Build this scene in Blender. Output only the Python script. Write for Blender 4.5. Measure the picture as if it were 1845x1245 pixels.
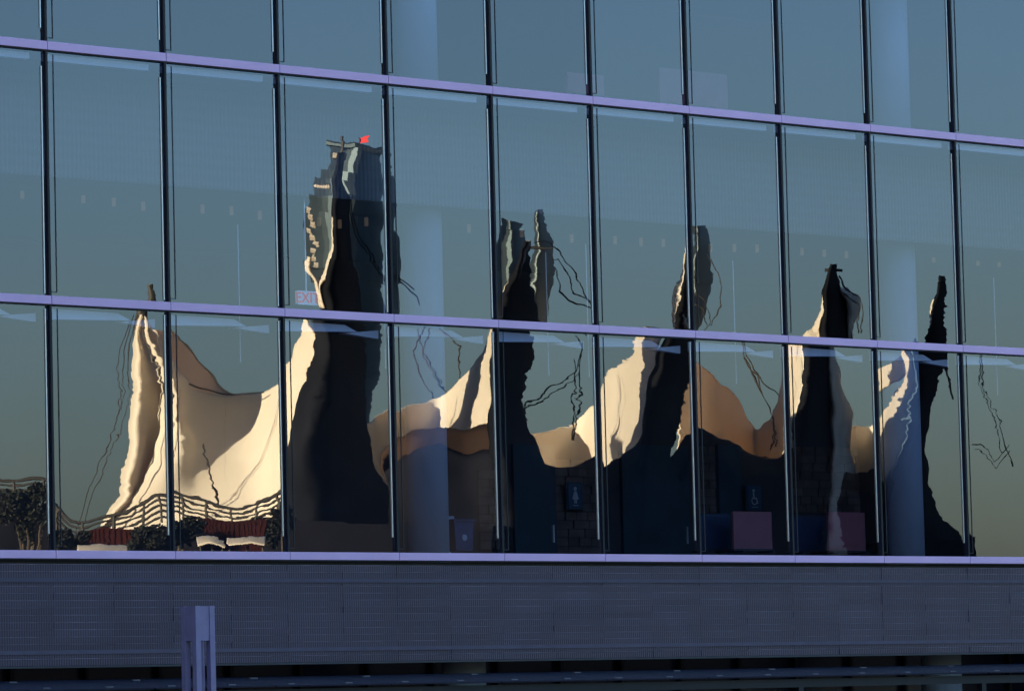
import bpy, math, random
from mathutils import Vector, Matrix
random.seed(7)
R = math.radians
for o in list(bpy.data.objects): bpy.data.objects.remove(o, do_unlink=True)
SC = bpy.context.scene
COL = SC.collection

# ------------------------------------------------------------------ camera
CAM_Z = 5.0
FPX = 8000.0                       # focal length in photograph pixels (1845 wide)
PITCH, ROLL = 0.0826, 0.0255
fwd = Vector((0, math.cos(PITCH), math.sin(PITCH)))
up0 = Vector((0, -math.sin(PITCH), math.cos(PITCH)))
rt0 = Vector((1, 0, 0))
cr, sr = math.cos(ROLL), math.sin(ROLL)
rt = rt0 * cr - up0 * sr
up = rt0 * sr + up0 * cr
cam = bpy.data.cameras.new('camera')
cam.sensor_width = 36.0; cam.sensor_fit = 'HORIZONTAL'
cam.lens = FPX / 1845.0 * 36.0
cam.clip_start = 0.5; cam.clip_end = 6000
camo = bpy.data.objects.new('camera', cam); COL.objects.link(camo)
m = Matrix((rt, up, -fwd)).transposed().to_4x4(); m.translation = Vector((0, 0, CAM_Z))
camo.matrix_world = m
SC.camera = camo

# the facade: local X runs along it, local Y points into the building, Z up from the camera's level
SCL = 4.0 / 3.0
TH = 0.735
P0 = Vector((-4.5885 * SCL, 44.2009 * SCL, CAM_Z))
TV = Vector((math.cos(TH), math.sin(TH), 0))
NV = Vector((math.sin(TH), -math.cos(TH), 0))      # outward
GLASS_Y = 0.06
PG = P0 - NV * GLASS_Y

def mirror(p):
    return p - NV * (2 * (p - PG).dot(NV))
def mirror_dir(d):
    return d - NV * (2 * d.dot(NV))

# ------------------------------------------------------------------ sky, sun, exposure
SUN_EL = R(10)
SUN_AZ = R(46.5)
sun_m = Vector((-math.sin(SUN_AZ), -math.cos(SUN_AZ), 0))     # as the glass shows it
sd = mirror_dir(sun_m); sd.normalize()
SUN = Vector((sd.x * math.cos(SUN_EL), sd.y * math.cos(SUN_EL), math.sin(SUN_EL)))
W = bpy.data.worlds.new('World'); SC.world = W; W.use_nodes = True
nt = W.node_tree
bg = nt.nodes['Background']
sky = nt.nodes.new('ShaderNodeTexSky'); sky.sky_type = 'NISHITA'; sky.sun_disc = False
sky.sun_elevation = SUN_EL
sky.sun_rotation = math.atan2(SUN.x, SUN.y)
sky.altitude = 0; sky.air_density = 1.16; sky.dust_density = 1.9; sky.ozone_density = 4.0
nt.links.new(sky.outputs[0], bg.inputs[0]); bg.inputs[1].default_value = 0.050
sl = bpy.data.lights.new('sun', 'SUN'); sl.energy = 5.0; sl.angle = R(0.5); sl.color = (1.0, 0.81, 0.47)
so = bpy.data.objects.new('sun', sl); COL.objects.link(so)
so.rotation_euler = SUN.to_track_quat('Z', 'Y').to_euler(); so.location = SUN * 300
vs = SC.view_settings
vs.view_transform = 'Standard'; vs.look = 'None'; vs.gamma = 1; vs.use_curve_mapping = False
vs.exposure = 3.35
SC.render.engine = 'CYCLES'
SC.cycles.transparent_max_bounces = 24; SC.cycles.max_bounces = 7; SC.cycles.glossy_bounces = 4

# ------------------------------------------------------------------ materials
MATS = {}
def nodes_of(name):
    mt = bpy.data.materials.new(name); mt.use_nodes = True
    n = mt.node_tree; b = n.nodes['Principled BSDF']; MATS[name] = mt
    return mt, n, b
def plain(name, col, rough=0.6, metal=0.0, noise=0.12, nscale=3.0, bump=0.0, spec=0.5, emit=None):
    mt, n, b = nodes_of(name)
    tc = n.nodes.new('ShaderNodeTexCoord')
    nz = n.nodes.new('ShaderNodeTexNoise'); nz.inputs['Scale'].default_value = nscale; nz.inputs['Detail'].default_value = 5
    n.links.new(tc.outputs['Object'], nz.inputs['Vector'])
    mr = n.nodes.new('ShaderNodeMapRange'); mr.inputs['From Min'].default_value = .3; mr.inputs['From Max'].default_value = .7
    mr.inputs['To Min'].default_value = 1 - noise; mr.inputs['To Max'].default_value = 1 + noise
    n.links.new(nz.outputs[0], mr.inputs['Value'])
    oi = n.nodes.new('ShaderNodeObjectInfo')
    mo = n.nodes.new('ShaderNodeMapRange'); mo.inputs['To Min'].default_value = 1 - noise * .6; mo.inputs['To Max'].default_value = 1 + noise * .6
    n.links.new(oi.outputs['Random'], mo.inputs['Value'])
    mu = n.nodes.new('ShaderNodeMath'); mu.operation = 'MULTIPLY'
    n.links.new(mr.outputs[0], mu.inputs[0]); n.links.new(mo.outputs[0], mu.inputs[1])
    vm = n.nodes.new('ShaderNodeVectorMath'); vm.operation = 'SCALE'; vm.inputs[0].default_value = col
    n.links.new(mu.outputs[0], vm.inputs['Scale'])
    n.links.new(vm.outputs[0], b.inputs['Base Color'])
    b.inputs['Roughness'].default_value = rough; b.inputs['Metallic'].default_value = metal
    b.inputs['Specular IOR Level'].default_value = spec
    if bump:
        bp = n.nodes.new('ShaderNodeBump'); bp.inputs['Strength'].default_value = bump; bp.inputs['Distance'].default_value = .02
        n.links.new(nz.outputs[0], bp.inputs['Height']); n.links.new(bp.outputs[0], b.inputs['Normal'])
    if emit:
        b.inputs['Emission Color'].default_value = (*emit[:3], 1); b.inputs['Emission Strength'].default_value = emit[3]
    return mt
plain('cap', (.86, .55, .85), .45, .0, .05, 1.5)
plain('fin', (.016, .020, .055), .35, .2, .1, 4)
plain('black', (.008, .008, .012), .6, 0, .1, 4)
plain('steel', (.75, .78, .80), .3, .7, .05, 6)
plain('clamp', (.16, .16, .19), .4, .3, .1, 6)
plain('seal', (.02, .02, .03), .5, 0, .1, 6)
plain('rail_strip', (.082, .07, .115), .5, .3, .12, 4)
plain('lip', (.13, .115, .17), .4, .3, .35, 5)
plain('soffit', (.05, .05, .06), .6, 0, .15, 2)
plain('ceiling', (.065, .072, .085), .8, 0, .06, 1)
plain('floor_in', (.12, .12, .13), .35, 0, .15, 1)
plain('column', (.42, .46, .50), .5, 0, .05, 1.5)
plain('shelf', (.92, .94, .95), .5, 0, .05, 2)
plain('wall_in', (.05, .047, .05), .8, 0, .15, 1.5)
plain('stone', (.13, .092, .075), .75, 0, .35, 3, .3)
plain('teal', (.014, .05, .07), .5, 0, .2, 2)
plain('blue_sign', (.02, .075, .13), .5, 0, .08, 4)
plain('white', (.45, .47, .50), .5, 0, .04, 4)
plain('red_panel', (.34, .10, .11), .55, 0, .12, 3)
plain('red_text', (.70, .05, .05), .5, 0, .05, 4, emit=(1.0, .12, .12, .030))
plain('sign_lit', (.70, .75, .80), .5, 0, .05, 4, emit=(.7, .85, 1.0, .020))
plain('navy_panel', (.012, .03, .07), .5, 0, .2, 3)
plain('bin_blue', (.012, .04, .12), .45, 0, .12, 3)
plain('lamp_tan', (.26, .19, .13), .5, 0, .3, 6, emit=(1.0, .65, .35, .007))
plain('post', (.27, .225, .38), .5, .1, .08, 5, .05)
plain('asphalt', (.05, .05, .055), .85, 0, .3, .6)
plain('blocker_brown', (.11, .055, .04), .85, 0, .3, .6)
plain('concrete', (.32, .30, .28), .8, 0, .2, .5)
plain('shaded_fabric', (.0065, .0075, .0105), .9, 0, .35, .35, 0, .03)  # shaded flanks of the white tents, their shade put into a near-black colour
plain('shaded_fabric_rear', (.085, .11, .125), .55, 1.0, .15, .3)  # rear sails in shade, the shade put into a grey tone
plain('shade_brown', (.030, .019, .014), .85, 0, .35, .3, 0, .05)  # brown fade of the sails' shadow, put into the colour
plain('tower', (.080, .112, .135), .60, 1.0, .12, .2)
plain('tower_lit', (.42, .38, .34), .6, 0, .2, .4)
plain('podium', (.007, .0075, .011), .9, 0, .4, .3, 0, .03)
plain('seam', (.50, .46, .38), .8, 0, .2, 2)
plain('cable', (.014, .013, .013), .7, 0, .2, 2)
plain('rust', (.026, .007, .006), .8, 0, .3, .8, 0, .05)
plain('bark', (.05, .04, .03), .9, 0, .3, 2)
plain('flag_red', (.65, .03, .03), .7, 0, .1, 2)

def leaf_mat():
    mt = plain('leaf', (.006, .009, .004), .8, 0, .5, 1.2)
leaf_mat()

def fabric_mat():
    mt, n, b = nodes_of('fabric')
    tc = n.nodes.new('ShaderNodeTexCoord')
    nz = n.nodes.new('ShaderNodeTexNoise'); nz.inputs['Scale'].default_value = .25; nz.inputs['Detail'].default_value = 6
    n.links.new(tc.outputs['Object'], nz.inputs['Vector'])
    rp = n.nodes.new('ShaderNodeValToRGB')
    rp.color_ramp.elements[0].position = .3; rp.color_ramp.elements[0].color = (.70, .66, .58, 1)
    rp.color_ramp.elements[1].position = .7; rp.color_ramp.elements[1].color = (.80, .77, .70, 1)
    n.links.new(nz.outputs[0], rp.inputs[0])
    tr = n.nodes.new('ShaderNodeBsdfTranslucent'); tr.inputs[0].default_value = (.62, .44, .25, 1)
    mx = n.nodes.new('ShaderNodeMixShader'); mx.inputs[0].default_value = .38
    n.links.new(rp.outputs[0], b.inputs['Base Color']); b.inputs['Roughness'].default_value = .7
    b.inputs['Specular IOR Level'].default_value = .25
    n.links.new(b.outputs[0], mx.inputs[1]); n.links.new(tr.outputs[0], mx.inputs[2])
    n.links.new(mx.outputs[0], n.nodes['Material Output'].inputs[0])
fabric_mat()

def ribbed_mat(name, col, period, hz=None):
    """perforated sheet metal: fine upright ribs (and a faint cross grid) in the colour and relief"""
    mt, n, b = nodes_of(name)
    L = n.links.new
    tc = n.nodes.new('ShaderNodeTexCoord')
    ge = n.nodes.new('ShaderNodeNewGeometry')
    sx = n.nodes.new('ShaderNodeSeparateXYZ'); L(tc.outputs['Object'], sx.inputs[0])
    def wave(out, per):
        m1 = n.nodes.new('ShaderNodeMath'); m1.operation = 'MULTIPLY'; m1.inputs[1].default_value = 2 * math.pi / per; L(out, m1.inputs[0])
        m2 = n.nodes.new('ShaderNodeMath'); m2.operation = 'SINE'; L(m1.outputs[0], m2.inputs[0])
        return m2.outputs[0]
    w = wave(sx.outputs[0], period)
    if hz:
        w2 = wave(sx.outputs[2], hz)
        ad = n.nodes.new('ShaderNodeMath'); ad.operation = 'MULTIPLY_ADD'; ad.inputs[1].default_value = .25; L(w2, ad.inputs[0]); L(w, ad.inputs[2]); w = ad.outputs[0]
    nz = n.nodes.new('ShaderNodeTexNoise'); nz.inputs['Scale'].default_value = .9; nz.inputs['Detail'].default_value = 3
    L(ge.outputs['Position'], nz.inputs['Vector'])
    oi = n.nodes.new('ShaderNodeObjectInfo')
    s = n.nodes.new('ShaderNodeMath'); s.operation = 'MULTIPLY_ADD'; s.inputs[1].default_value = .22; s.inputs[2].default_value = .62; L(w, s.inputs[0])
    s2 = n.nodes.new('ShaderNodeMath'); s2.operation = 'MULTIPLY_ADD'; s2.inputs[1].default_value = .5; L(nz.outputs[0], s2.inputs[0]); L(s.outputs[0], s2.inputs[2])
    s3 = n.nodes.new('ShaderNodeMath'); s3.operation = 'MULTIPLY_ADD'; s3.inputs[1].default_value = .18; L(oi.outputs['Random'], s3.inputs[0]); L(s2.outputs[0], s3.inputs[2])
    vm = n.nodes.new('ShaderNodeVectorMath'); vm.operation = 'SCALE'; vm.inputs[0].default_value = col; L(s3.outputs[0], vm.inputs['Scale'])
    L(vm.outputs[0], b.inputs['Base Color'])
    b.inputs['Roughness'].default_value = .42; b.inputs['Metallic'].default_value = .35
    bp = n.nodes.new('ShaderNodeBump'); bp.inputs['Strength'].default_value = .35; bp.inputs['Distance'].default_value = .006
    L(w, bp.inputs['Height']); L(bp.outputs[0], b.inputs['Normal'])
ribbed_mat('perforated', (.058, .043, .078), .04)
ribbed_mat('perforated_in', (.085, .095, .105), .075, .16)

def glass_mats():
    mt = bpy.data.materials.new('mirror_glass'); mt.use_nodes = True; MATS['mirror_glass'] = mt
    n = mt.node_tree; n.nodes.remove(n.nodes['Principled BSDF']); L = n.links.new
    tc = n.nodes.new('ShaderNodeTexCoord'); oi = n.nodes.new('ShaderNodeObjectInfo')
    geo = n.nodes.new('ShaderNodeNewGeometry')
    rn = n.nodes.new('ShaderNodeMath'); rn.operation = 'MULTIPLY'; rn.inputs[1].default_value = 37.0; L(oi.outputs['Random'], rn.inputs[0])
    def noise(scale, detail):
        mp = n.nodes.new('ShaderNodeMapping'); mp.inputs['Scale'].default_value = scale
        L(tc.outputs['Object'], mp.inputs['Vector'])
        nz = n.nodes.new('ShaderNodeTexNoise'); nz.noise_dimensions = '4D'; nz.inputs['Scale'].default_value = 1.0
        nz.inputs['Detail'].default_value = detail; nz.inputs['Roughness'].default_value = .45
        L(mp.outputs[0], nz.inputs['Vector']); L(rn.outputs[0], nz.inputs['W'])
        v = n.nodes.new('ShaderNodeVectorMath'); v.operation = 'SUBTRACT'; v.inputs[1].default_value = (.5, .5, .5)
        L(nz.outputs['Color'], v.inputs[0])
        return v.outputs[0]
    def weigh(vec, w):
        v = n.nodes.new('ShaderNodeVectorMath'); v.operation = 'MULTIPLY'; v.inputs[1].default_value = w; L(vec, v.inputs[0]); return v.outputs[0]
    def add(a, b_):
        v = n.nodes.new('ShaderNodeVectorMath'); v.operation = 'ADD'; L(a, v.inputs[0]); L(b_, v.inputs[1]); return v.outputs[0]
    low = weigh(noise((.9, 1, .55), 0), (.0042, 0, .0032))
    mid = weigh(noise((2.2, 1, 2.0), 1), (.0027, 0, .0018))
    rip0 = weigh(noise((5.0, 1, 15.0), 2), (.0019, 0, .0023))
    mpp = n.nodes.new('ShaderNodeMapping'); mpp.inputs['Scale'].default_value = (1.3, 1, 1.1); L(tc.outputs['Object'], mpp.inputs['Vector'])
    npz = n.nodes.new('ShaderNodeTexNoise'); npz.noise_dimensions = '4D'; npz.inputs['Scale'].default_value = 1.0; npz.inputs['Detail'].default_value = 1
    L(mpp.outputs[0], npz.inputs['Vector']); L(rn.outputs[0], npz.inputs['W'])
    pr = n.nodes.new('ShaderNodeMapRange'); pr.inputs['From Min'].default_value = .42; pr.inputs['From Max'].default_value = .66; pr.inputs['To Min'].default_value = .12; pr.inputs['To Max'].default_value = 1.0
    L(npz.outputs[0], pr.inputs['Value'])
    rs = n.nodes.new('ShaderNodeVectorMath'); rs.operation = 'SCALE'; L(rip0, rs.inputs[0]); L(pr.outputs[0], rs.inputs['Scale'])
    rip = rs.outputs[0]
    at = n.nodes.new('ShaderNodeAttribute'); at.attribute_type = 'OBJECT'; at.attribute_name = 'tilt'
    tot = add(add(low, mid), add(rip, at.outputs['Vector']))
    vt = n.nodes.new('ShaderNodeVectorTransform'); vt.vector_type = 'VECTOR'; vt.convert_from = 'OBJECT'; vt.convert_to = 'WORLD'
    L(tot, vt.inputs[0])
    nn = n.nodes.new('ShaderNodeVectorMath'); nn.operation = 'NORMALIZE'; L(add(geo.outputs['Normal'], vt.outputs[0]), nn.inputs[0])
    gl = n.nodes.new('ShaderNodeBsdfGlossy'); gl.inputs['Roughness'].default_value = 0.0; gl.inputs['Color'].default_value = (.87, .885, 1.0, 1)
    L(nn.outputs[0], gl.inputs['Normal'])
    tp = n.nodes.new('ShaderNodeBsdfTransparent'); tp.inputs[0].default_value = (.62, .66, .80, 1)
    mx = n.nodes.new('ShaderNodeMixShader'); mx.inputs[0].default_value = .145
    fr = n.nodes.new('ShaderNodeMapRange'); fr.inputs['To Min'].default_value = .136; fr.inputs['To Max'].default_value = .158
    wn = n.nodes.new('ShaderNodeTexWhiteNoise'); wn.noise_dimensions = '1D'; L(rn.outputs[0], wn.inputs['W']); L(wn.outputs['Value'], fr.inputs['Value']); L(fr.outputs[0], mx.inputs[0])
    L(tp.outputs[0], mx.inputs[1]); L(gl.outputs[0], mx.inputs[2])
    L(mx.outputs[0], n.nodes['Material Output'].inputs[0])
    mt2 = bpy.data.materials.new('glass_body'); mt2.use_nodes = True; MATS['glass_body'] = mt2
    n = mt2.node_tree; n.nodes.remove(n.nodes['Principled BSDF'])
    tp = n.nodes.new('ShaderNodeBsdfTransparent'); tp.inputs[0].default_value = (.96, .98, .99, 1)
    n.links.new(tp.outputs[0], n.nodes['Material Output'].inputs[0])
glass_mats()
def canopy_glass():
    mt, n, b = nodes_of('canopy_glass')
    b.inputs['Base Color'].default_value = (.012, .018, .04, 1); b.inputs['Roughness'].default_value = .25
    b.inputs['Specular IOR Level'].default_value = .35
canopy_glass()

# ------------------------------------------------------------------ helpers
def link(o, parent=None):
    COL.objects.link(o)
    if parent: o.parent = parent
    return o
def tag(o, label=None, cat=None, group=None, kind=None):
    if label: o['label'] = label
    if cat: o['category'] = cat
    if group: o['group'] = group
    if kind: o['kind'] = kind
    return o
def thing(name, loc, rz, label, cat, group=None):
    o = bpy.data.objects.new(name, None); COL.objects.link(o); o.empty_display_size = .3
    o.location = loc; o.rotation_euler = (0, 0, rz)
    return tag(o, label, cat, group)
def mesh(name, v, f, mat, smooth=False):
    me = bpy.data.meshes.new(name); me.from_pydata([tuple(p) for p in v], [], f); me.update()
    for mm in (mat if isinstance(mat, (list, tuple)) else [mat]): me.materials.append(MATS[mm])
    if smooth:
        for p in me.polygons: p.use_smooth = True
    return me
def put(name, me, parent=None, loc=(0, 0, 0), rot=(0, 0, 0)):
    o = bpy.data.objects.new(name, me); link(o, parent); o.location = loc; o.rotation_euler = rot
    return o
class MB:
    """collects shapes, then builds them as one mesh object"""
    def __init__(s): s.v = []; s.f = []
    def box(s, x0, x1, y0, y1, z0, z1):
        b = len(s.v)
        s.v += [(x0,y0,z0),(x1,y0,z0),(x1,y1,z0),(x0,y1,z0),(x0,y0,z1),(x1,y0,z1),(x1,y1,z1),(x0,y1,z1)]
        s.f += [tuple(b+i for i in q) for q in ((0,3,2,1),(4,5,6,7),(0,1,5,4),(1,2,6,5),(2,3,7,6),(3,0,4,7))]
        return s
    def tube(s, pts, r, n=6, caps=True):
        pts = [Vector(p) for p in pts]; b = len(s.v); rr = r if isinstance(r, (list, tuple)) else [r] * len(pts)
        for i, p in enumerate(pts):
            d = (pts[min(i+1, len(pts)-1)] - pts[max(i-1, 0)]).normalized()
            a = d.orthogonal().normalized() if i == 0 else (s._a - d * s._a.dot(d)).normalized()
            s._a = a; c = d.cross(a)
            for k in range(n):
                t = 2 * math.pi * k / n; s.v.append(tuple(p + (a * math.cos(t) + c * math.sin(t)) * rr[i]))
        for i in range(len(pts) - 1):
            for k in range(n):
                s.f.append((b+i*n+k, b+i*n+(k+1) % n, b+(i+1)*n+(k+1) % n, b+(i+1)*n+k))
        if caps:
            s.f.append(tuple(b+k for k in range(n))[::-1]); s.f.append(tuple(b+(len(pts)-1)*n+k for k in range(n)))
        return s
    def prism(s, poly, axis, a, c):
        """polygon given as 2-D points, extruded along axis from a to c"""
        b = len(s.v); n = len(poly)
        for w in (a, c):
            for (p, q) in poly:
                s.v.append((w, p, q) if axis == 'x' else ((p, w, q) if axis == 'y' else (p, q, w)))
        s.f.append(tuple(b+i for i in range(n))); s.f.append(tuple(b+n+i for i in range(n))[::-1])
        for i in range(n): s.f.append((b+i, b+n+i, b+n+(i+1) % n, b+(i+1) % n))
        return s
    def build(s, name, mat, parent=None, smooth=False, loc=(0,0,0), rot=(0,0,0)):
        me = mesh(name, s.v, s.f, mat, smooth)
        return put(name, me, parent, loc, rot)
def bx(name, mat, parent, *d):
    return MB().box(*d).build(name, mat, parent)

def on_plane(px, py, yin):
    """facade coordinates (s, z) of what the photograph shows at a pixel, yin metres behind the facade"""
    d = fwd + rt * ((px - 922.5) / FPX) + up * ((622.5 - py) / FPX)
    o = P0 - NV * yin - Vector((0, 0, CAM_Z))
    k = o.dot(NV) / d.dot(NV)
    p = d * k - (P0 - Vector((0, 0, CAM_Z)))
    return p.dot(TV), (d * k).z
def seen(px, py, dep):
    """a point standing on the far side of the square, dep metres along the reflected line of sight"""
    d = fwd + rt * ((px - 922.5) / FPX) + up * ((622.5 - py) / FPX)
    return mirror(d * dep + Vector((0, 0, CAM_Z)))

# ------------------------------------------------------------------ ground
g = MB(); g.v = [(-2500,-2500,0),(2500,-2500,0),(2500,2500,0),(-2500,2500,0)]; g.f = [(0,1,2,3)]
tag(g.build('ground', 'asphalt'), kind='structure')

# ------------------------------------------------------------------ the glass building
BLD = thing('glass_building', P0, TH, 'glass office building with lavender metal bands and dark mullions reflecting white sails', 'building')
PW = 2.0
ZA = (9.009, 9.125); ZB = (5.588, 5.702); ZC = (2.202, 2.311); ZT = (12.40, 12.52)
SP = (0.785, 2.135)                 # the perforated band
I0, I1 = -2, 12                     # pane columns
rows = [(ZC[1], ZB[0]), (ZB[1], ZA[0]), (ZA[1], ZT[0])]
# panes
pane_me = {}
for ri, (z0, z1) in enumerate(rows):
    h = z1 - z0
    mb = MB().box(.0, PW - .006, 0, .014, 0, h)
    me = mesh('glass_pane', mb.v, mb.f, ['mirror_glass', 'glass_body'])
    for p in me.polygons: p.material_index = 0 if p.normal.y < -.5 else 1
    pane_me[ri] = me
TILT = {(6, 1): (.0015, 0)}
for i in range(I0, I1):
    for ri, (z0, z1) in enumerate(rows):
        o = put('glass_pane', pane_me[ri], BLD, (i * PW + .003, GLASS_Y, z0))
        rr = random.Random(i * 31 + ri * 7)
        t = TILT.get((i, ri), (rr.uniform(-.0010, .0010), rr.uniform(-.0009, .0009)))
        o['tilt'] = (t[0], 0.0, t[1])
# transom caps: one aluminium length for each pane
for (z0, z1) in (ZA, ZB, ZC, ZT):
    me = None
    for i in range(I0, I1):
        if me is None:
            mb = MB().prism([(0, z0+.004), (.004, z0), (GLASS_Y+.05, z0), (GLASS_Y+.05, z1), (.004, z1), (0, z1-.004)], 'x', .006, PW-.006)
            mb.v = [(x, y, z - z0) for x, y, z in mb.v]
            me = mesh('transom_cap', mb.v, mb.f, 'cap')
        put('transom_cap', me, BLD, (i * PW, 0, z0))
    bx('core_and_shadow_line', 'black', BLD, I0*PW, I1*PW, .02, GLASS_Y+.04, z0-.018, z0-.002)  # black strip below the caps draws their shadow line
    bx('core_and_shadow_line', 'black', BLD, I0*PW, I1*PW, .03, GLASS_Y+.04, z0+.004, z1-.004)
# mullions
for ri, (z0, z1) in enumerate(rows):
    h = z1 - z0 - .02
    fin = mesh('mullion', *(lambda b: (b.v, b.f))(MB().prism([(-.034, GLASS_Y-.002), (-.030, .03), (-.026, .012), (-.004, .012), (.0, .03), (.0, GLASS_Y-.002)], 'z', 0, h)), 'fin')
    lo = .22 if ri == 0 else .03; hi = .04 if ri == 0 else .20
    if ri == 2: lo, hi = .18, .03
    strip = mesh('edge_strip', *(lambda b: (b.v, b.f))(MB().box(-.086, -.071, GLASS_Y-.016, GLASS_Y-.002, lo, h-hi)), 'steel')
    core = mesh('core', *(lambda b: (b.v, b.f))(MB().box(-.0325, .002, .006, .032, 0, h)), 'black')
    gs = MB().box(.122, .133, GLASS_Y-.008, GLASS_Y-.001, .05, h-.03); gs.box(.0, .122, GLASS_Y-.007, GLASS_Y-.001, .05, .06)
    gask = mesh('gasket', gs.v, gs.f, 'seal')
    for i in range(I0, I1 + 1):
        mo = put('mullion', fin, BLD, (i * PW, 0, z0))
        for nm, me in (('edge_strip', strip), ('core', core), ('gasket', gask)):
            put(nm, me, mo)
# perforated band below: one object for each sheet, fourteen courses
NR = 14; ph = (SP[1] - SP[0]) / NR
mb = MB().prism([(.0, .001), (.0, ph-.012), (-.004, ph-.009), (-.004, ph-.001), (.03, ph-.001), (.03, .001)], 'x', .0015, .9985)
sheet = mesh('spandrel_sheet', mb.v, mb.f, ['perforated', 'lip'])
for p in sheet.polygons:
    if p.center.z > ph - .012 and p.normal.y < -.5: p.material_index = 1
ends = MB()
for r in range(NR):
    for c in range(-4, 24):
        if -1 <= c < 20:
            rr = random.Random(c * 53 + r * 11)
            o = put('spandrel_sheet', sheet, BLD, (c * 1.0, .07 + rr.uniform(0, .005), SP[0] + r * ph),
                (rr.gauss(0, .008), 0, rr.gauss(0, .003)))
        else:
            for (x, y, z) in mb.v: ends.v.append((x + c, y + .07, z + SP[0] + r * ph))
            b = len(ends.v) - len(mb.v); ends.f += [tuple(b + i for i in q) for q in mb.f]
tag(ends.build('spandrel_sheets_far', 'perforated', BLD), kind='stuff')
for z in (SP[0] + 1.55 * ph, SP[0] + 11.45 * ph):
    bx('band_rail', 'rail_strip', BLD, I0*PW, I1*PW, .055, .066, z, z + .055)
bx('band_backing', 'black', BLD, I0*PW, I1*PW, .12, .5, SP[0]-.01, ZC[0]-.02)
bx('band_edge', 'soffit', BLD, I0*PW, I1*PW, .04, .119, SP[0]-.03, SP[0]-.004)
# body of the building beyond the frame
bx('upper_wall', 'concrete', BLD, -120, 60, .6, 1.2, 12.6, 24)
bx('roof', 'concrete', BLD, -120, 60, 1.2, 30, 23.4, 24)
bx('side_wall', 'concrete', BLD, -120, -4.2, .1, .6, -5, 24)
bx('side_wall', 'concrete', BLD, 24.2, 60, .1, .6, -5, 24)
bx('rear_wall', 'wall_in', BLD, -120, 60, 29.5, 30, -5, 23.3)
bx('soffit_slab', 'soffit', BLD, -4.2, 24.2, .5, 14, SP[0]+.05, 1.9)
bx('lobby_floor', 'floor_in', BLD, -4.2, 24.2, .3, 14, 1.905, 2.0)
bx('upper_floor_slab', 'ceiling', BLD, -4.2, 24.2, .35, 14, 8.93, 9.05)
bx('lobby_ceiling', 'ceiling', BLD, -4.2, 24.2, 1.36, 14, 7.55, 7.62)
bx('top_ceiling', 'ceiling', BLD, -4.2, 24.2, .4, 14, 12.42, 12.5)
bx('bulkhead', 'perforated_in', BLD, -4.2, 24.2, 1.30, 1.355, 7.5, 8.92)
bx('interior_wall', 'wall_in', BLD, -4.2, 24.2, 8.3, 8.6, 2.0, 7.54)
bx('interior_wall', 'wall_in', BLD, -4.2, 24.2, 8.3, 8.6, 9.06, 12.41)
bx('interior_end_wall', 'wall_in', BLD, -4.5, -4.21, .2, 14, -5, 12.5)
bx('interior_end_wall', 'wall_in', BLD, 24.21, 24.5, .2, 14, -5, 12.5)
# pale shelves behind the glass heads
for i in range(I0, I1):
    MB().prism([(.06, -.125), (1.80, -.125), (1.80, -.035), (.06, -.035)], 'y', 0, .1).build('light_shelf', 'shelf', BLD, loc=(i*PW, .14, ZA[0]))
    MB().prism([(.06, -.19), (1.42, -.15), (1.20, -.06), (.06, -.04)], 'y', 0, .1).build('light_shelf', 'shelf', BLD, loc=(i*PW, .14, ZB[0]))
    MB().prism([(1.26, -.165), (1.92, -.22), (1.92, -.10)], 'y', 0, .1).build('light_shelf', 'shelf', BLD, loc=(i*PW, .26, ZB[0]))
# columns
def ring_column(z0, z1, s, y, r=.31):
    mb = MB(); mb.tube([(0, 0, z0), (0, 0, z1)], r, 40)
    return mb.build('column', 'column', BLD, True, (s, y, 0))
sA, _ = on_plane(768, 800, 1.9); sB, _ = on_plane(1626, 800, 1.9)
for s in (sA, sB):
    ring_column(2.0, 7.549, s, 1.9); ring_column(9.051, 12.419, s, 1.9)
    ring_column(-5, SP[0]+.049, s + .1, 1.3, .33)
# ceiling lamps (recessed rectangles) of the lobby
k = 0
for px, py in ((40,350),(150,358),(205,364),(258,372),(365,377),(417,380),(468,388),(575,400),(612,404),(660,400),(845,412),(940,420),(1030,430),(1108,433),(1155,436),(1195,438),(1280,447),(1323,447),(1364,448),(1445,453),(1485,456),(1525,458),(1682,466),(1762,472),(1800,474)):
    s, z = on_plane(px, py, 3.2)
    MB().box(-.022, .022, -.02, .02, -.065, .065).build('recessed_lamp', 'lamp_tan', BLD, loc=(s, 3.2, z))
# slender rods in the lobby
for px, y0_, y1_ in ((428, 405, 550), (983, 455, 580), (1320, 470, 592), (1790, 500, 622), (690, 470, 560), (1055, 440, 582)):
    s, za = on_plane(px, y0_, .8); _, zb = on_plane(px, y1_, .8)
    MB().tube([(s, .8, 5.0), (s, .8, za)], .009, 6).build('hanger_rod', 'steel', BLD)

# stone cladding of the lobby's inner wall
blocks = []
rr = random.Random(5)
def stone_field(x0, x1, z0, z1):
    z = z0; r = 0
    while z < z1 - .1:
        x = x0
        while x < x1 - .05:
            w = min(rr.uniform(.22, .42), x1 - x); 
            if x1 - x - w < .1: w = x1 - x
            MB().prism([(x+.006, z+.006), (x+w-.006, z+.006), (x+w-.012, z+.142), (x+.012, z+.142)], 'y', 8.3 - rr.uniform(.02, .05), 8.3).build('stone_block', 'stone', BLD)
            x += w
        z += .15; r += 1
def field_at(pa, pb, ya, yb):
    s0, zt = on_plane(pa, ya, 8.25); s1, zb = on_plane(pb, yb, 8.25)
    stone_field(s0, s1, max(zb, 2.02), zt)
field_at(862, 912, 840, 990); field_at(1000, 1090, 830, 1000); field_at(1255, 1292, 800, 925); field_at(1425, 1560, 800, 925)
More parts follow.
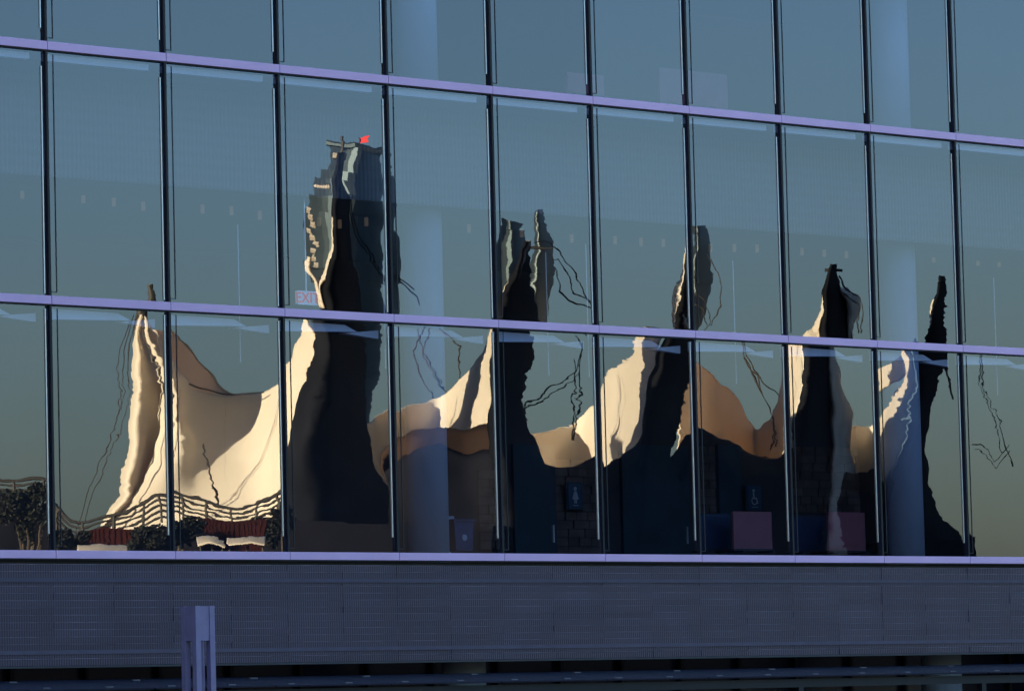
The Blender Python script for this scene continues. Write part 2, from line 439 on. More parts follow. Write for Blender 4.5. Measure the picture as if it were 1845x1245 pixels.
# teal doors in that wall
for pa, pb in ((925, 1000), (1294, 1336), (1120, 1240), (1660, 1700)):
    s0, zt = on_plane(pa, 800, 8.22); s1, _ = on_plane(pb, 800, 8.22)
    d = bx('door', 'teal', BLD, s0, s1, 8.23, 8.298, 2.005, zt)
    MB().box(s1-.12, s1-.09, 8.19, 8.23, 2.9, 3.2).build('handle', 'steel', d)

# ------------------------------------------------------------------ things inside
def inside(name, px, py, yin, label, cat, group=None):
    s, z = on_plane(px, py, yin)
    w = P0 + TV * s - NV * yin
    return thing(name, (w.x, w.y, CAM_Z + z), TH, label, cat, group), s, z
def scale_at(yin, px):
    s0, _ = on_plane(px, 700, yin); s1, _ = on_plane(px + 10, 700, yin); return (s1 - s0) / 10
# exit sign
t, s, z = inside('exit_sign', 554, 548, 1.6, 'pale exit sign with red letters hanging behind the glass above the bright sail tip', 'exit sign')
k = scale_at(1.6, 554)
w = 34 * k
bx('sign_box', 'sign_lit', t, -w/2, w/2, 0, .06, 0, .19)
bx('base_rail', 'steel', t, -w/2-.01, w/2+.01, -.01, .07, -.014, -.001)
bx('hanger', 'steel', t, -.01, .01, .02, .04, .19, 2.0)
cu = bpy.data.curves.new('letters', 'FONT'); cu.body = 'EXIT'; cu.size = .215; cu.align_x = 'CENTER'; cu.extrude = .004
tmp = bpy.data.objects.new('letters_tmp', cu); COL.objects.link(tmp)
dg = bpy.context.evaluated_depsgraph_get()
lm = bpy.data.meshes.new_from_object(tmp.evaluated_get(dg)); bpy.data.objects.remove(tmp, do_unlink=True)
lm.materials.clear(); lm.materials.append(MATS['red_text'])
lo = put('letters', lm, t, (0, -.006, .02), (math.pi/2, 0, 0))
# washroom signs
def washroom(px, py, label, kind):
    t, s, z = inside('washroom_sign', px, py, 8.1, label, 'sign', 'blue washroom signs on the stone wall')
    k = scale_at(8.1, px); w = 24 * k; h = .42
    bx('plate', 'teal', t, -w/2-.03, w/2+.03, .02, .05, -.02, h+.03)
    bx('panel', 'blue_sign', t, -w/2, w/2, 0, .019, 0, h)
    ic = MB()
    def disc(cx, cz, r, n=14): ic.prism([(cx+r*math.cos(2*math.pi*i/n), cz+r*math.sin(2*math.pi*i/n)) for i in range(n)], 'y', -.008, -.001)
    if kind == 'person':
        disc(0, .33, .035); ic.prism([(-.03, .285), (.03, .285), (.075, .15), (-.075, .15)], 'y', -.008, -.001)
        ic.prism([(-.03, .149), (-.006, .149), (-.006, .08), (-.03, .08)], 'y', -.008, -.001); ic.prism([(.006, .149), (.03, .149), (.03, .08), (.006, .08)], 'y', -.008, -.001)
    else:
        disc(-.02, .34, .03); ic.prism([(-.04, .30), (-.01, .30), (.0, .19), (-.03, .19)], 'y', -.008, -.001)
        ic.prism([(-.005, .215), (.06, .215), (.06, .19), (-.005, .19)], 'y', -.008, -.001); ic.prism([(.04, .189), (.06, .189), (.09, .11), (.065, .11)], 'y', -.008, -.001)
        n = 20; R1, R2 = .075, .058
        for i in range(14):
            a0 = 2.2 + i * .3; a1 = a0 + .3
            ic.prism([(-.005+R1*math.cos(a0), .16+R1*math.sin(a0)), (-.005+R1*math.cos(a1), .16+R1*math.sin(a1)), (-.005+R2*math.cos(a1), .16+R2*math.sin(a1)), (-.005+R2*math.cos(a0), .16+R2*math.sin(a0))], 'y', -.008, -.001)
    ic.prism([(-.07, .05), (.07, .05), (.07, .04), (-.07, .04)], 'y', -.008, -.001)
    ic.build('icon', 'white', t)
washroom(1037, 915, 'blue washroom sign with a white standing figure on the stone wall', 'person')
washroom(1360, 918, 'blue washroom sign with a white wheelchair figure above the red panel', 'chair')
# red display boards and navy boards
def board(px0, px1, pyt, pyb, yin, name, mat, label, cat, group=None):
    s0, zt = on_plane(px0, pyt, yin); s1, zb = on_plane(px1, pyb, yin)
    w = P0 + TV * (s0 + s1) / 2 - NV * yin
    t = thing(name, (w.x, w.y, CAM_Z + zb), TH, label, cat, group)
    hw = (s1 - s0) / 2; h = zt - zb
    bx('panel', mat, t, -hw, hw, 0, .04, .03, h)
    bx('frame', 'seal', t, -hw-.02, hw+.02, -.004, .044, .0, .03)
    bx('foot', 'seal', t, -hw+.05, -hw+.15, -.15, .2, -.03, -.001); bx('foot', 'seal', t, hw-.15, hw-.05, -.15, .2, -.03, -.001)
    return t
G = 'display boards behind the glass'
board(1321, 1392, 921, 992, 2.6, 'display_board', 'red_panel', 'dusky red board standing behind glass below the wheelchair sign', 'board', G)
board(1492, 1560, 922, 995, 2.6, 'display_board', 'red_panel', 'dusky red board behind glass left of the right lobby column', 'board', G)
board(1256, 1316, 925, 992, 3.0, 'display_board', 'navy_panel', 'dark navy board left of the red board below the wheelchair sign', 'board', G)
board(1428, 1488, 930, 995, 3.0, 'display_board', 'navy_panel', 'dark navy board between the two lower red boards', 'board', G)
board(1022, 1089, 130, 176, 1.2, 'display_board', 'red_panel', 'smaller faded red board at upper floor, left of the two', 'board', G)
board(1188, 1312, 122, 200, 1.2, 'display_board', 'red_panel', 'larger faded red board at upper floor behind a mullion', 'board', G)
t, s, z = inside('recycling_bin', 837, 992, 2.6, 'blue recycling bin on lobby floor right of the left column', 'bin')
MB().prism([(-.16, 0), (.16, 0), (.20, .44), (-.20, .44)], 'y', 0, .35).build('body', 'bin_blue', t)
bx('lid', 'bin_blue', t, -.215, .215, -.02, .37, .441, .48)
disc = MB(); disc.prism([(.05*math.cos(i*.6283), .2+.05*math.sin(i*.6283)) for i in range(10)], 'y', -.012, -.001); disc.build('emblem', 'white', t)
t, s, z = inside('notice_card', 811, 948, 4.0, 'small pale notice card right of the left column', 'notice')
bx('card', 'white', t, -.09, .09, 0, .01, 0, .16); bx('stand', 'steel', t, -.01, .01, .011, .03, -1.2, .1)

# ------------------------------------------------------------------ below the band: recessed glazing and glass canopy
bx('ground_floor_glazing', 'canopy_glass', BLD, -4.2, 24.2, 3.0, 3.05, -5, SP[0]+.04)
for i in range(-3, 20):
    bx('ground_floor_mullion', 'black', BLD, i*1.3, i*1.3+.06, 2.9, 2.999, -5, SP[0]+.04)
CAN = thing('glass_canopy', P0 + NV * 2.0 - Vector((0, 0, CAM_Z)), TH, 'dark glass entrance canopy with small metal clamps along the bottom edge', 'canopy')
for i in range(-2, 12):
    o = MB().box(.01, PW-.01, 0, 1.9, 0, .02).build('canopy_pane', 'canopy_glass', CAN, loc=(i*PW, -.1, CAM_Z + .43), rot=(R(4.2), 0, 0))
    for (x, y) in ((.45, .25), (1.45, .25), (.9, 1.6)):
        MB().box(-.06, .06, -.02, .02, -.015, .03).build('clamp', 'clamp', o, loc=(x, y, 0))
bx('canopy_beam', 'black', CAN, -4, 24, .0, .08, CAM_Z+.28, CAM_Z+.40)
for i in range(-1, 6):
    bx('canopy_post', 'black', CAN, i*4-.05, i*4+.05, 0, .1, 0, CAM_Z+.28)

# ------------------------------------------------------------------ light pylon in front
yin = -5.0
s0, zt = on_plane(325, 1091, yin)
k = scale_at(yin, 350)
a = 34.5 * k
s0, _ = on_plane(325, 1091, yin + a)
w = P0 + TV * s0 - NV * yin
LP = thing('light_pylon', (w.x, w.y, 0), TH, 'square lavender metal lamp pylon with open slots in front of the facade', 'lamp post')
H = CAM_Z + zt; c = a * .26
for (x, y) in ((0, 0), (a - c, 0), (0, a - c), (a - c, a - c)):
    bx('corner_post', 'post', LP, x, x + c, y, y + c, .25, H)
hb = 53 * k
bx('head_block', 'post', LP, c*.0+.012, a-.012, .012, a-.012, H - hb * .93, H - .004)
bx('inner_core', 'post', LP, a*.36, a*.64, a*.36, a*.64, .25, H - hb)
bx('base', 'concrete', LP, -.12, a+.12, -.12, a+.12, 0, .25)

# ------------------------------------------------------------------ unseen block added on the left to darken the pylon's left face
def block(name, origin, rz, L_, D_, H_, label, cat='building'):
    t = thing(name, origin, rz, label, cat)
    bx('wall', 'blocker_brown', t, 0, L_, 0, D_, 0, H_)
    bx('blocker_cornice', 'concrete', t, -.3, L_+.3, -.3, D_+.3, H_+.002, H_+.8)
    for r in range(max(1, int(H_ // 3.6))):
        for cidx in range(int(L_ // 4)):
            bx('blocker_window', 'tower', t, cidx*4+.8, cidx*4+3.2, -.06, -.002, r*3.6+1.2, r*3.6+3.0)
    return t

nb = P0 - TV * 58 + NV * 2
NB = block('light_blocker', (nb.x, nb.y, 0), TH - math.pi/2, 52, 14, 34, 'unseen brown block added left of the glass building to hold off light')

# ------------------------------------------------------------------ the sails across the square, seen only in the glass
SHIFT = 0.0       # how far a whole sail stands back from its place in the row
def cat_rom(p, t):
    n = len(p) - 1; x = min(max(t * n, 0), n - 1e-9); i = int(x); f = x - i
    a, b, c_, d = p[max(i-1, 0)], p[i], p[i+1], p[min(i+2, n)]
    return tuple(.5 * ((2*q1) + (-q0+q2)*f + (2*q0-5*q1+4*q2-q3)*f*f + (-q0+3*q1-3*q2+q3)*f**3) for q0, q1, q2, q3 in zip(a, b, c_, d))
def membrane(name, cols, mat, parent, nu=28, nv=24, thick=.10, seams=0):
    """cloth stretched through columns of control points (pixel x, pixel y, distance)"""
    v = []; f = []
    lines = [[cat_rom(c_, j / nv) for j in range(nv + 1)] for c_ in cols]
    for i in range(nu + 1):
        for j in range(nv + 1):
            p = cat_rom([l[j] for l in lines], i / nu)
            v.append(seen(p[0], p[1], p[2] + SHIFT) - parent.location)
    for i in range(nu):
        for j in range(nv):
            q = i * (nv + 1) + j; f.append((q, q + 1, q + nv + 2, q + nv + 1))
    o = put(name, mesh(name, v, f, mat, True), parent)
    md = o.modifiers.new('thickness', 'SOLIDIFY'); md.thickness = thick; md.offset = 0
    for q in range(seams):
        i = int((q + 1) * nu / (seams + 1)); b = MB()
        b.tube([v[i * (nv + 1) + j] for j in range(nv + 1)], .058, 5); b.build('seam', 'seam', o, True)
    return o
def sail_thing(px, dep, label):
    p = seen(px, 1000, dep); return thing('tent_sail', (p.x, p.y, 0), 0, label, 'sail roof', 'row of white tent sails across the square')
def cols(data):
    """data: list of (distance, [(x,y),...])"""
    return [[(x, y, d + (q[2] if len(q) > 2 else 0)) for q in pts for x, y in [q[:2]]] for d, pts in data]
def cable(pts, dep, parent, r=.05, name='cable'):
    r = r * .65; b = MB(); b.tube([seen(x, y, dep + SHIFT) - parent.location for x, y in pts], r, 5); return b.build(name, 'cable', parent, True)
def cone(name, rowsd, dep, parent, mat='shaded_fabric', fold=6.0):
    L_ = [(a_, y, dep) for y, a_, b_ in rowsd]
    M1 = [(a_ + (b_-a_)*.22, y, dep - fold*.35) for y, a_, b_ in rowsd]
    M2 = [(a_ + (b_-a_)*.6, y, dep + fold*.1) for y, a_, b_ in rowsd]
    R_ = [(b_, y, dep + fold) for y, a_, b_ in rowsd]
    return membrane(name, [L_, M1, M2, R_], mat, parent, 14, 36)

S1 = sail_thing(290, 205, 'leftmost white tent sail lit gold in the reflection')
membrane('front_wing', cols([(203.4, [(267,560),(258,620),(248,690),(240,760),(226,840),(207,920),(196,950)]),
    (201.0, [(268,560),(263,620),(257,690),(251,760),(237,840),(213,920),(198,950)]),
    (201.6, [(269,560),(274,620),(281,690),(280,760),(262,840),(226,905),(199,951)]),
    (203.2, [(270,560),(284,630),(300,700),(303,750),(282,835),(237,893),(200,952)])]), 'fabric', S1)
membrane('saddle', cols([
    (201.2, [(270,560),(292,660),(303,740),(285,830),(235,895),(200,950)]),
    (200.8, [(283,583),(306,690),(318,760),(310,840),(285,905),(255,960)]),
    (202.4, [(335,698,1),(340,760,.6),(345,820,-.4),(345,880,-1.2),(340,920,-1.7),(335,945,-2)]),
    (203.2, [(420,712,1.5),(420,770,.8),(418,830,-.8),(415,880,-2.0),(412,920,-2.7),(410,950,-3.2)]),
    (202.6, [(470,711,1.5),(468,760,.8),(465,820,-.6),(462,880,-1.7),(460,920,-2.3),(458,948,-2.7)]),
    (200.8, [(505,688,1),(502,740,.5),(500,800),(500,860,-.6),(500,905,-1),(500,945,-1.2)]),
    (198.8, [(536,650),(533,700),(527,760,.3),(523,820,.6),(521,870,.8),(519,930,1)]),
    (196.8, [(552,576),(567,620),(564,680),(555,745,.3),(540,800,1),(530,930,1.8)])]), 'fabric', S1, 56, 36, seams=9)
membrane('rear_wing', cols([(226, [(290,590),(300,690),(305,790)]), (228, [(330,620),(335,700),(340,790)]), (230, [(365,660),(368,710),(372,790)]),
    (231, [(395,700),(396,725),(398,790)]), (231, [(430,728),(430,740),(430,790)])]), 'fabric', S1)
cable([(270,558),(285,630),(301,700),(304,750),(284,835),(236,895),(198,952)], 200.5, S1, .05, 'ridge_cable')
cable([(303,690),(340,699),(420,712),(470,711)], 203, S1, .05, 'edge_cable')
cable([(300,600),(330,620),(365,660),(395,700),(430,728)], 225, S1, .07, 'edge_cable')
for q in ([(262,560),(246,640),(236,720),(205,800),(178,880),(150,960)], [(255,560),(240,640),(222,720),(195,800),(168,880),(140,960)], [(250,570),(228,650),(215,740),(190,820)]):
    cable(q, 196, S1, .035)
cable([(360,800),(372,860),(385,920)], 196, S1, .09, 'mast')
mm_ = MB(); mm_.tube([seen(270,520,203)-S1.location, seen(268,562,203)-S1.location, seen(268,1020,203)-S1.location], [.12,.25,.3], 8); mm_.build('mast', 'cable', S1)

S2 = sail_thing(620, 197, 'tallest tent cone, shaded side coloured dark, with gold left edge in the reflection')
cone('shaded_cone', [(282,611,621),(350,609,625),(420,602,633),(470,594,639),(510,574,644),(560,570,650),(620,566,654),(680,563,662),(740,553,672),(790,536,684),(850,527,702),(910,526,718),(1000,526,730)], 196, S2)
membrane('gold_edge', cols([(195.2, [(604,400),(597,455),(582,492),(565,515),(566,556)]), (194.6, [(608,400),(601,460),(587,498),(571,518),(572,556)])]), 'fabric', S2, 4, 24)
membrane('gold_edge', cols([(195.2, [(548,470),(549,495),(560,512),(566,545)]), (194.6, [(552,470),(553,496),(564,514),(570,545)])]), 'fabric', S2, 4, 24)
tip = MB(); tip.tube([seen(616,250,197)-S2.location, seen(616,300,197)-S2.location], .07, 6); tip.build('mast_tip', 'cable', S2)
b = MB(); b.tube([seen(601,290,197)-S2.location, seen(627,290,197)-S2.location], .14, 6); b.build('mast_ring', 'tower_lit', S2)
cable([(625,365),(645,430),(680,490),(730,545),(735,560)], 197, S2, .05)
cable([(628,365),(650,430),(688,495),(725,530)], 198, S2, .05)
for q in ([(775,585),(748,635),(752,670),(785,730),(815,760),(850,830),(870,920)], [(785,585),(765,640),(790,690),(830,745),(845,775),(862,850)], [(800,585),(830,620),(832,690),(810,760),(820,830)], [(760,590),(770,640),(800,700)]):
    cable(q, 215, S2, .055)

SHIFT = -12.0
S3 = sail_thing(880, 203, 'third tent sail with bright ridge and dark-coloured shaded cone in the reflection')
membrane('saddle', cols([
    (217.5, [(650,775),(655,850),(655,920),(655,1000)]), (220.5, [(720,746),(718,830),(716,900),(716,1000)]), (223, [(790,718),(785,800),(780,900),(780,1000)]),
    (220.5, [(835,686),(826,780),(820,880),(820,1000)]), (215, [(868,640),(850,745),(846,860),(845,1000)]),
    (211.5, [(882,600),(868,745),(864,860),(862,1000)]), (207.5, [(896,575),(898,745),(898,860),(898,1000)])]), 'fabric', S3, 48, 28, seams=8)
cone('shaded_cone', [(425,945,950),(450,938,948),(480,926,950),(520,904,953),(560,897,958),(600,894,964),(660,892,960),(740,890,955),(790,890,965),(840,890,995),(900,890,1022),(1000,890,1035)], 205, S3)
membrane('gold_edge', cols([(204.3, [(947,425),(938,458),(924,487),(908,512),(905,527)]), (203.7, [(950,425),(942,464),(930,497),(915,522),(906,532)])]), 'fabric', S3, 5, 24)
cone('rear_cone', [(366,964,976),(400,962,982),(440,956,987),(500,950,989),(560,945,976),(600,940,970)], 240, S3, 'shaded_fabric_rear', 3)
b = MB(); b.tube([seen(942,437,222)-S3.location, seen(986,439,222)-S3.location], .07, 6); b.build('spreader', 'cable', S3)
for q in ([(955,430),(972,424),(985,432),(1005,445),(1025,475),(1045,515),(1062,560),(1066,600)], [(985,462),(1003,460),(1020,495),(1035,530),(1058,545),(1064,590)], [(990,470),(1010,520),(1040,550),(1062,562)],
          [(1048,600),(1055,620),(1040,660),(1015,690),(985,705),(960,738),(950,755)], [(1056,610),(1045,670),(1020,700),(990,712),(955,748)], [(1035,640),(1040,720),(1048,790)], [(1046,650),(1047,720),(1050,790)]):
    cable(q, 221, S3, .05)

SHIFT = -8.0
S4 = sail_thing(1180, 224, 'fourth tent sail with the broad gold flank in the reflection')
membrane('saddle', cols([
    (232, [(940,790),(945,850),(945,920),(945,1000)]), (236.5, [(1010,777),(1010,840),(1010,920),(1010,1000)]), (238, [(1058,748),(1058,820),(1058,920),(1058,1000)]),
    (234, [(1095,682),(1095,790),(1095,880),(1095,1000)]), (229, [(1128,648),(1124,770),(1122,880),(1120,1000)]),
    (224, [(1152,590),(1146,730),(1140,860),(1138,1000)]), (218, [(1188,590),(1170,730),(1158,860),(1152,1000)])]), 'fabric', S4, 48, 28, seams=8)
cone('shaded_cone', [(430,1228,1233),(480,1224,1240),(540,1214,1246),(590,1206,1250),(640,1184,1246),(700,1170,1234),(750,1163,1226),(800,1155,1214),(850,1150,1217),(1000,1148,1228)], 217, S4)
membrane('gold_edge', cols([(216.2, [(1227,430),(1221,480),(1206,535),(1202,575),(1204,592)]), (215.3, [(1231,430),(1227,490),(1222,545),(1228,580),(1238,594)])]), 'fabric', S4, 6, 24)
cone('rear_cone', [(405,1270,1292),(440,1271,1297),(500,1263,1293),(560,1250,1288),(600,1246,1275)], 250, S4, 'shaded_fabric_rear', 3)
b = MB(); b.tube([seen(1268,412,250)-S4.location, seen(1294,412,250)-S4.location], .22, 8); b.build('mast_ring', 'tower', S4)
for q in ([(1255,525),(1285,545),(1300,585),(1290,600)], [(1256,540),(1280,560),(1292,592)], [(1293,460),(1310,510),(1318,560),(1300,592)], [(1335,612),(1345,660),(1370,690),(1400,715)], [(1330,612),(1352,670),(1380,740),(1395,810)]):
    cable(q, 236, S4, .05)

SHIFT = 0.0
S5 = sail_thing(1470, 248, 'fifth tent sail with gold fold against a mullion in the reflection')
membrane('saddle', cols([
    (236, [(1215,620),(1225,700),(1225,800),(1225,900),(1225,1000)]), (243, [(1262,655),(1268,720),(1270,800),(1270,900),(1270,1000)]), (250, [(1320,715),(1322,760),(1324,830),(1324,900),(1324,1000)]),
    (254, [(1364,780),(1364,800),(1364,840),(1364,900),(1364,1000)]), (250, [(1388,745),(1387,790),(1386,840),(1386,900),(1386,1000)]), (243, [(1408,692),(1406,760),(1404,830),(1404,900),(1404,1000)]),
    (236, [(1432,612),(1430,700),(1422,780),(1420,880),(1420,1000)]), (231, [(1458,590),(1462,665),(1446,745),(1430,800),(1424,1000)])]), 'fabric', S5, 52, 30, seams=8)
cone('shaded_cone', [(478,1489,1499),(505,1484,1506),(540,1472,1514),(580,1464,1514),(620,1459,1513),(660,1459,1510),(740,1445,1506),(800,1430,1505),(850,1426,1516),(1000,1425,1524)], 232, S5)
membrane('gold_edge', cols([(231.3, [(1484,515),(1470,545),(1458,575),(1449,602)]), (230.6, [(1490,520),(1478,552),(1463,580),(1459,604)])]), 'fabric', S5, 5, 20)
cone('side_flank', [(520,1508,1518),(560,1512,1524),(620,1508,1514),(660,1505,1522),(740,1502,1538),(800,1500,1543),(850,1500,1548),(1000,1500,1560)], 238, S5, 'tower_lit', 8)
b = MB(); b.tube([seen(1478,489,232)-S5.location, seen(1511,490,232)-S5.location], .08, 6); b.build('spreader', 'cable', S5)
for q in ([(1508,500),(1525,540),(1533,570),(1532,606)], [(1505,510),(1522,555),(1528,606)], [(1338,620),(1360,680),(1385,760),(1390,820)]):
    cable(q, 231, S5, .05)

S6 = sail_thing(1640, 262, 'last and farthest tent sail with a thin gold ridge in the reflection')
membrane('saddle', cols([
    (254, [(1500,808),(1500,860),(1500,930),(1500,1000)]), (258, [(1540,780),(1540,850),(1540,930),(1540,1000)]), (260, [(1582,772),(1580,850),(1580,930),(1580,1000)]),
    (256, [(1606,738),(1603,830),(1602,920),(1602,1000)]), (252, [(1622,695),(1616,790),(1614,900),(1612,1000)]),
    (246, [(1648,625),(1638,730),(1626,840),(1622,1000)])]), 'fabric', S6, 40, 28, seams=6)
membrane('upper_fold', cols([(260, [(1592,667),(1592,706)]), (256, [(1605,660),(1607,694)]), (252, [(1624,640),(1629,672)]), (249, [(1638,615),(1650,640)])]), 'fabric', S6, 24, 8)
cone('shaded_cone', [(503,1681,1690),(540,1676,1697),(590,1668,1704),(630,1654,1702),(700,1647,1684),(760,1640,1678),(850,1627,1681),(910,1624,1696),(950,1622,1735),(1000,1620,1750)], 247, S6)
membrane('gold_edge', cols([(246.3, [(1674,545),(1668,580),(1670,606)]), (245.8, [(1677,548),(1674,585),(1680,610)])]), 'fabric', S6, 4, 16)
cable([(1765,632),(1770,680),(1795,750),(1815,800),(1830,840)], 247, S6, .05); cable([(1762,632),(1768,690),(1790,760),(1812,815)], 247, S6, .04)
cable([(1690,640),(1705,680),(1722,720)], 247, S6, .12)
cable([(1745,800),(1775,805),(1790,830),(1805,822),(1825,800)], 247, S6, .04); cable([(1748,810),(1770,815),(1795,842),(1825,812)], 247, S6, .04)

# ------------------------------------------------------------------ towers far behind the sails
def far_tower(outline_l, outline_r, ytop, dep, label, lit):
    p = seen((outline_l[-1][0] + outline_r[-1][0]) / 2, 1000, dep)
    t = thing('hotel_tower', (p.x, p.y, 0), 0, label, 'tower', 'hotel towers behind the sails')
    ys = [q[1] for q in outline_l]
    rows_ = []
    for (xl, y), (xr, _) in zip(outline_l, outline_r):
        rows_.append((y, xl, xr))
    # storeys: rounded slabs stacked to the outline
    for n_, (y, xl, xr) in enumerate(rows_[:-1]):
        y2 = rows_[n_+1][0]
        ring = []
        for k_ in range(17):
            a_ = math.pi * k_ / 16
            ring.append((xl + (xr-xl) * (1 - math.cos(a_)) / 2, dep - math.sin(a_) * 9))
        b = MB(); base = []
        for yy in (y, y2):
            for (xx, dd) in ring: b.v.append(seen(xx, yy, dd) - t.location)
        m_ = len(ring)
        for q in range(m_-1): b.f.append((q, q+1, m_+q+1, m_+q))
        b.f.append(tuple(range(m_))); b.f.append(tuple(range(m_, 2*m_))[::-1]); b.f.append((0, m_, 2*m_-1, m_-1))
        b.build('storey', 'tower', t, False)
    return t
T1 = far_tower([(597,270),(580,318),(568,335),(556,365),(546,395),(544,440),(550,490),(562,515),(560,1000)],
          [(690,270),(692,318),(694,335),(695,365),(695,395),(695,440),(695,490),(690,515),(690,1000)], 270, 380, 'dark rounded hotel tower behind the tallest cone in the reflection', True)
b = MB(); b.tube([seen(594,272,372)-T1.location, seen(640,267,371)-T1.location, seen(692,279,372)-T1.location], .28, 6); b.build('roof_edge', 'tower', T1)
b = MB()
for k_ in range(9):
    xx, yy = 551 + (k_ % 3) * 4, 395 + k_ * 11
    b.tube([seen(xx, yy, 369)-T1.location, seen(xx+9, yy+2, 369)-T1.location], .22, 5)
for k_ in range(8): b.tube([seen(572+k_*4, 346, 369)-T1.location, seen(575+k_*4, 350, 369)-T1.location], .2, 5)
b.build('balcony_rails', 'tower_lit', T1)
b = MB(); b.v = [seen(650,251,372)-T1.location, seen(664,250,372)-T1.location, seen(664,259,372)-T1.location, seen(652,262,372)-T1.location]; b.f = [(0,1,2,3)]
fl = b.build('flag', 'flag_red', T1); fl.modifiers.new('t', 'SOLIDIFY').thickness = .06
b = MB(); b.tube([seen(650,250,372)-T1.location, seen(651,272,372)-T1.location], .08, 5); b.build('flag_pole', 'cable', T1)
far_tower([(890,384),(890,400),(890,470),(890,1000)], [(936,384),(944,402),(942,470),(944,1000)], 384, 390, 'second dark tower beside the third cone in the reflection', False)

# ------------------------------------------------------------------ podium, quay railing, containers, trees
p = seen(1100, 1000, 240)
PD = thing('terminal_podium', (p.x, p.y, 0), 0, 'dark terminal podium below the sails in the reflection', 'building')
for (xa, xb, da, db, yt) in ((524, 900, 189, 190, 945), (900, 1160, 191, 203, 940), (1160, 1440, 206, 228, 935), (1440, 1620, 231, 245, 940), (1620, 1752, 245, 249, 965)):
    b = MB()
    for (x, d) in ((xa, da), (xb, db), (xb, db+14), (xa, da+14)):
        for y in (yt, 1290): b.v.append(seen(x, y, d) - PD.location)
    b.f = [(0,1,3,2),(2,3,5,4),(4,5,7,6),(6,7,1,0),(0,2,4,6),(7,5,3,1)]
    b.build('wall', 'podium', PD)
# scalloped sheets added in dark colours, standing for the shadow on the lower sails
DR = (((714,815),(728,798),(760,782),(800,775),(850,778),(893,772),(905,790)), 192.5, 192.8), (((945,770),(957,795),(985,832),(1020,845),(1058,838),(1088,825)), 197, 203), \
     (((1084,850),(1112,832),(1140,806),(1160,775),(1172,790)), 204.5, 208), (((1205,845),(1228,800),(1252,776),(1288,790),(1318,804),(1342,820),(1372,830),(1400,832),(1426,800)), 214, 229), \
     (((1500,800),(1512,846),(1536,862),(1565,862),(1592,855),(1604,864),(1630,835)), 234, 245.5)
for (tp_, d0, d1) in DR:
    for (off, dd, mt_, nm) in ((0, .9, 'shade_brown', 'upper_shade'), (38, 0, 'podium', 'lower_shade')):
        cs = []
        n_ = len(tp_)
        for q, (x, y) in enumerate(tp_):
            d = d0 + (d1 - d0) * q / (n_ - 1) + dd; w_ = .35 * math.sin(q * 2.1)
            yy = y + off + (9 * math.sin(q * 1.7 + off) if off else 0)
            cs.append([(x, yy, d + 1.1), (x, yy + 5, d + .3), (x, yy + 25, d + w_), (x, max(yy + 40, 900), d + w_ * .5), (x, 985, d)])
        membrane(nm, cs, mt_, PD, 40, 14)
p = seen(270, 1000, 168)
RL = thing('quay_railing', (p.x, p.y, 0), 0, 'dark quay railing in front of the leftmost sail in the reflection', 'railing')
top = [(-40,868),(20,872),(90,880),(130,930),(200,928),(260,905),(300,890),(330,900),(380,915),(440,915),(490,900),(525,878)]
for k_ in range(5):
    pts = [(x, y + k_ * 9) for x, y in top]
    pts = [cat_rom(pts, q / 40)[:2] for q in range(41)]
    b = MB(); b.tube([seen(x, y, 168) - RL.location for x, y in pts], .045 if k_ else .07, 5); b.build('rail', 'cable', RL, True)
for q in range(14):
    x, y = cat_rom(top, q / 13)
    b = MB(); b.tube([seen(x, y, 168) - RL.location, seen(x, y + 45, 168) - RL.location], .06, 5); b.build('post', 'cable', RL)
p = seen(270, 1000, 172)
QW = thing('quay_wall', (p.x, p.y, 0), 0, 'dark quay wall below the railing in the reflection', 'wall')
b = MB(); tp = [(-60,930),(90,935),(150,962),(240,968),(310,950),(400,941),(480,938),(526,925)]
for (x, y) in tp:
    for d in (170, 176):
        for yy in (y, 1290): b.v.append(seen(x, yy, d) - QW.location)
for i in range(len(tp)-1):
    a_ = i*4; c_ = a_+4
    b.f += [(a_, c_, c_+1, a_+1), (a_+2, a_+3, c_+3, c_+2), (a_, a_+2, c_+2, c_)]
b.f += [(0,1,3,2), (len(b.v)-4, len(b.v)-2, len(b.v)-1, len(b.v)-3)]
b.build('wall', 'podium', QW)
for (xa, xb, yt, lab) in ((148, 242, 948, 'rust red container below the left sail wing in the reflection'), (352, 470, 942, 'rust red container below the bright saddle in the reflection')):
    p = seen((xa+xb)/2, 1000, 164); t = thing('cargo_container', (p.x, p.y, 0), 0, lab, 'container', 'rust red containers on the quay')
    b = MB()
    for (x, d) in ((xa, 164), (xb, 164), (xb, 166.5), (xa, 166.5)):
        for y in (yt, 1290): b.v.append(seen(x, y, d) - t.location)
    b.f = [(0,1,3,2),(2,3,5,4),(4,5,7,6),(6,7,1,0),(0,2,4,6),(7,5,3,1)]
    b.build('body', 'rust', t)
    nrib = int((xb-xa)/8)
    for q in range(nrib):
        x = xa + (q+.5)*8; rb = MB(); rb.tube([seen(x, yt+2, 163.99)-t.location, seen(x, 1200, 163.99)-t.location], .03, 4); rb.build('rib', 'rust', t)
rt_ = random.Random(3)
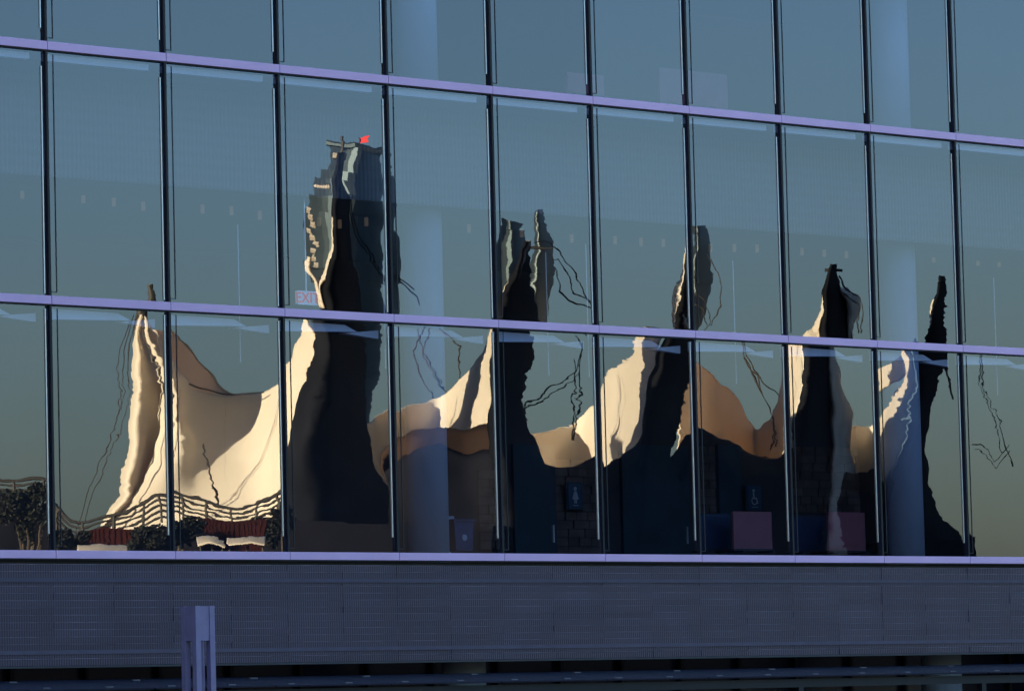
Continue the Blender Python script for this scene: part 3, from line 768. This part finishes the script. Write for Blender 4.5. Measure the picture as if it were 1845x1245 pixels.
for (px, py, rx, ry, lab) in ((40, 925, 55, 50, 'dark tree at the far left below the railing in the reflection'), (130, 975, 45, 32, 'dark low tree left of the containers in the reflection'), (290, 965, 50, 28, 'dark shrubby tree between the containers in the reflection'), (515, 950, 26, 40, 'dark tree under the second cone in the reflection')):
    p = seen(px, 1000, 158); t = thing('quay_tree', (p.x, p.y, 0), 0, lab, 'tree', 'dark trees on the quay')
    cpt = seen(px, py, 158); rad = rx * 158 / FPX; rz_ = ry * 158 / FPX
    b = MB(); b.tube([Vector((0,0,0)), Vector((.1,0,cpt.z*.5)), Vector((0,.1,cpt.z))], [.25,.18,.06], 7)
    for q in range(6):
        a_ = q * 1.05; b.tube([Vector((0,0,cpt.z*.75)), Vector((math.cos(a_)*rad*.7, math.sin(a_)*rad*.7, cpt.z+rz_*.3))], [.08,.02], 5)
    b.build('trunk', 'bark', t)
    lf = MB()
    clumps = [(Vector((rt_.gauss(0, .5) * rad, rt_.gauss(0, .5) * rad, cpt.z + rt_.uniform(-.7, .55) * rz_)), rt_.uniform(.22, .5)) for _ in range(16)]
    for q in range(5200):
        cc, cr_ = clumps[q % 16]
        d = Vector((rt_.gauss(0,1), rt_.gauss(0,1), rt_.gauss(0,1))).normalized() * (rt_.random() ** .45) * cr_
        c_ = cc + Vector((d.x*rad, d.y*rad, d.z*rz_*1.1))
        a_ = Vector((rt_.gauss(0,1), rt_.gauss(0,1), rt_.gauss(0,1))).normalized()*.06; e_ = a_.orthogonal()*.8
        n0 = len(lf.v); lf.v += [c_-a_, c_+e_, c_+a_, c_-e_]; lf.f.append((n0, n0+1, n0+2, n0+3))
    lf.build('crown', 'leaf', t)


# pale covers added on the quay to stand for bright slivers
for (xa, xb, yt, lab) in ((150, 236, 976, 'pale cover added as a bright sliver below the left container in the reflection'), (342, 392, 978, 'small pale cover added as a bright sliver at the bottom of the second pane in the reflection'), (398, 474, 974, 'arched pale cover added as a bright sliver below the bright saddle in the reflection')):
    p = seen((xa+xb)/2, 1000, 152); t = thing('bright_sliver', (p.x, p.y, 0), 0, lab, 'canopy', 'pale covers added for bright slivers on the quay')
    cs = []
    for q in range(7):
        x = xa + (xb-xa)*q/6; arch = -5 * math.sin(q * math.pi / 6)
        cs.append([(x, yt+arch*.3, 154.0), (x, yt+5+arch*.5, 152.6), (x, yt+14+arch, 151.8)])
    membrane('cover', cs, 'fabric', t, 24, 6, .04)
    for x in (xa+4, (xa+xb)/2, xb-4):
        b = MB(); b.tube([seen(x, yt+8, 152.3)-t.location, Vector((seen(x, yt+8, 152.3)-t.location).to_2d().to_3d())], .04, 5); b.build('pole', 'cable', t)
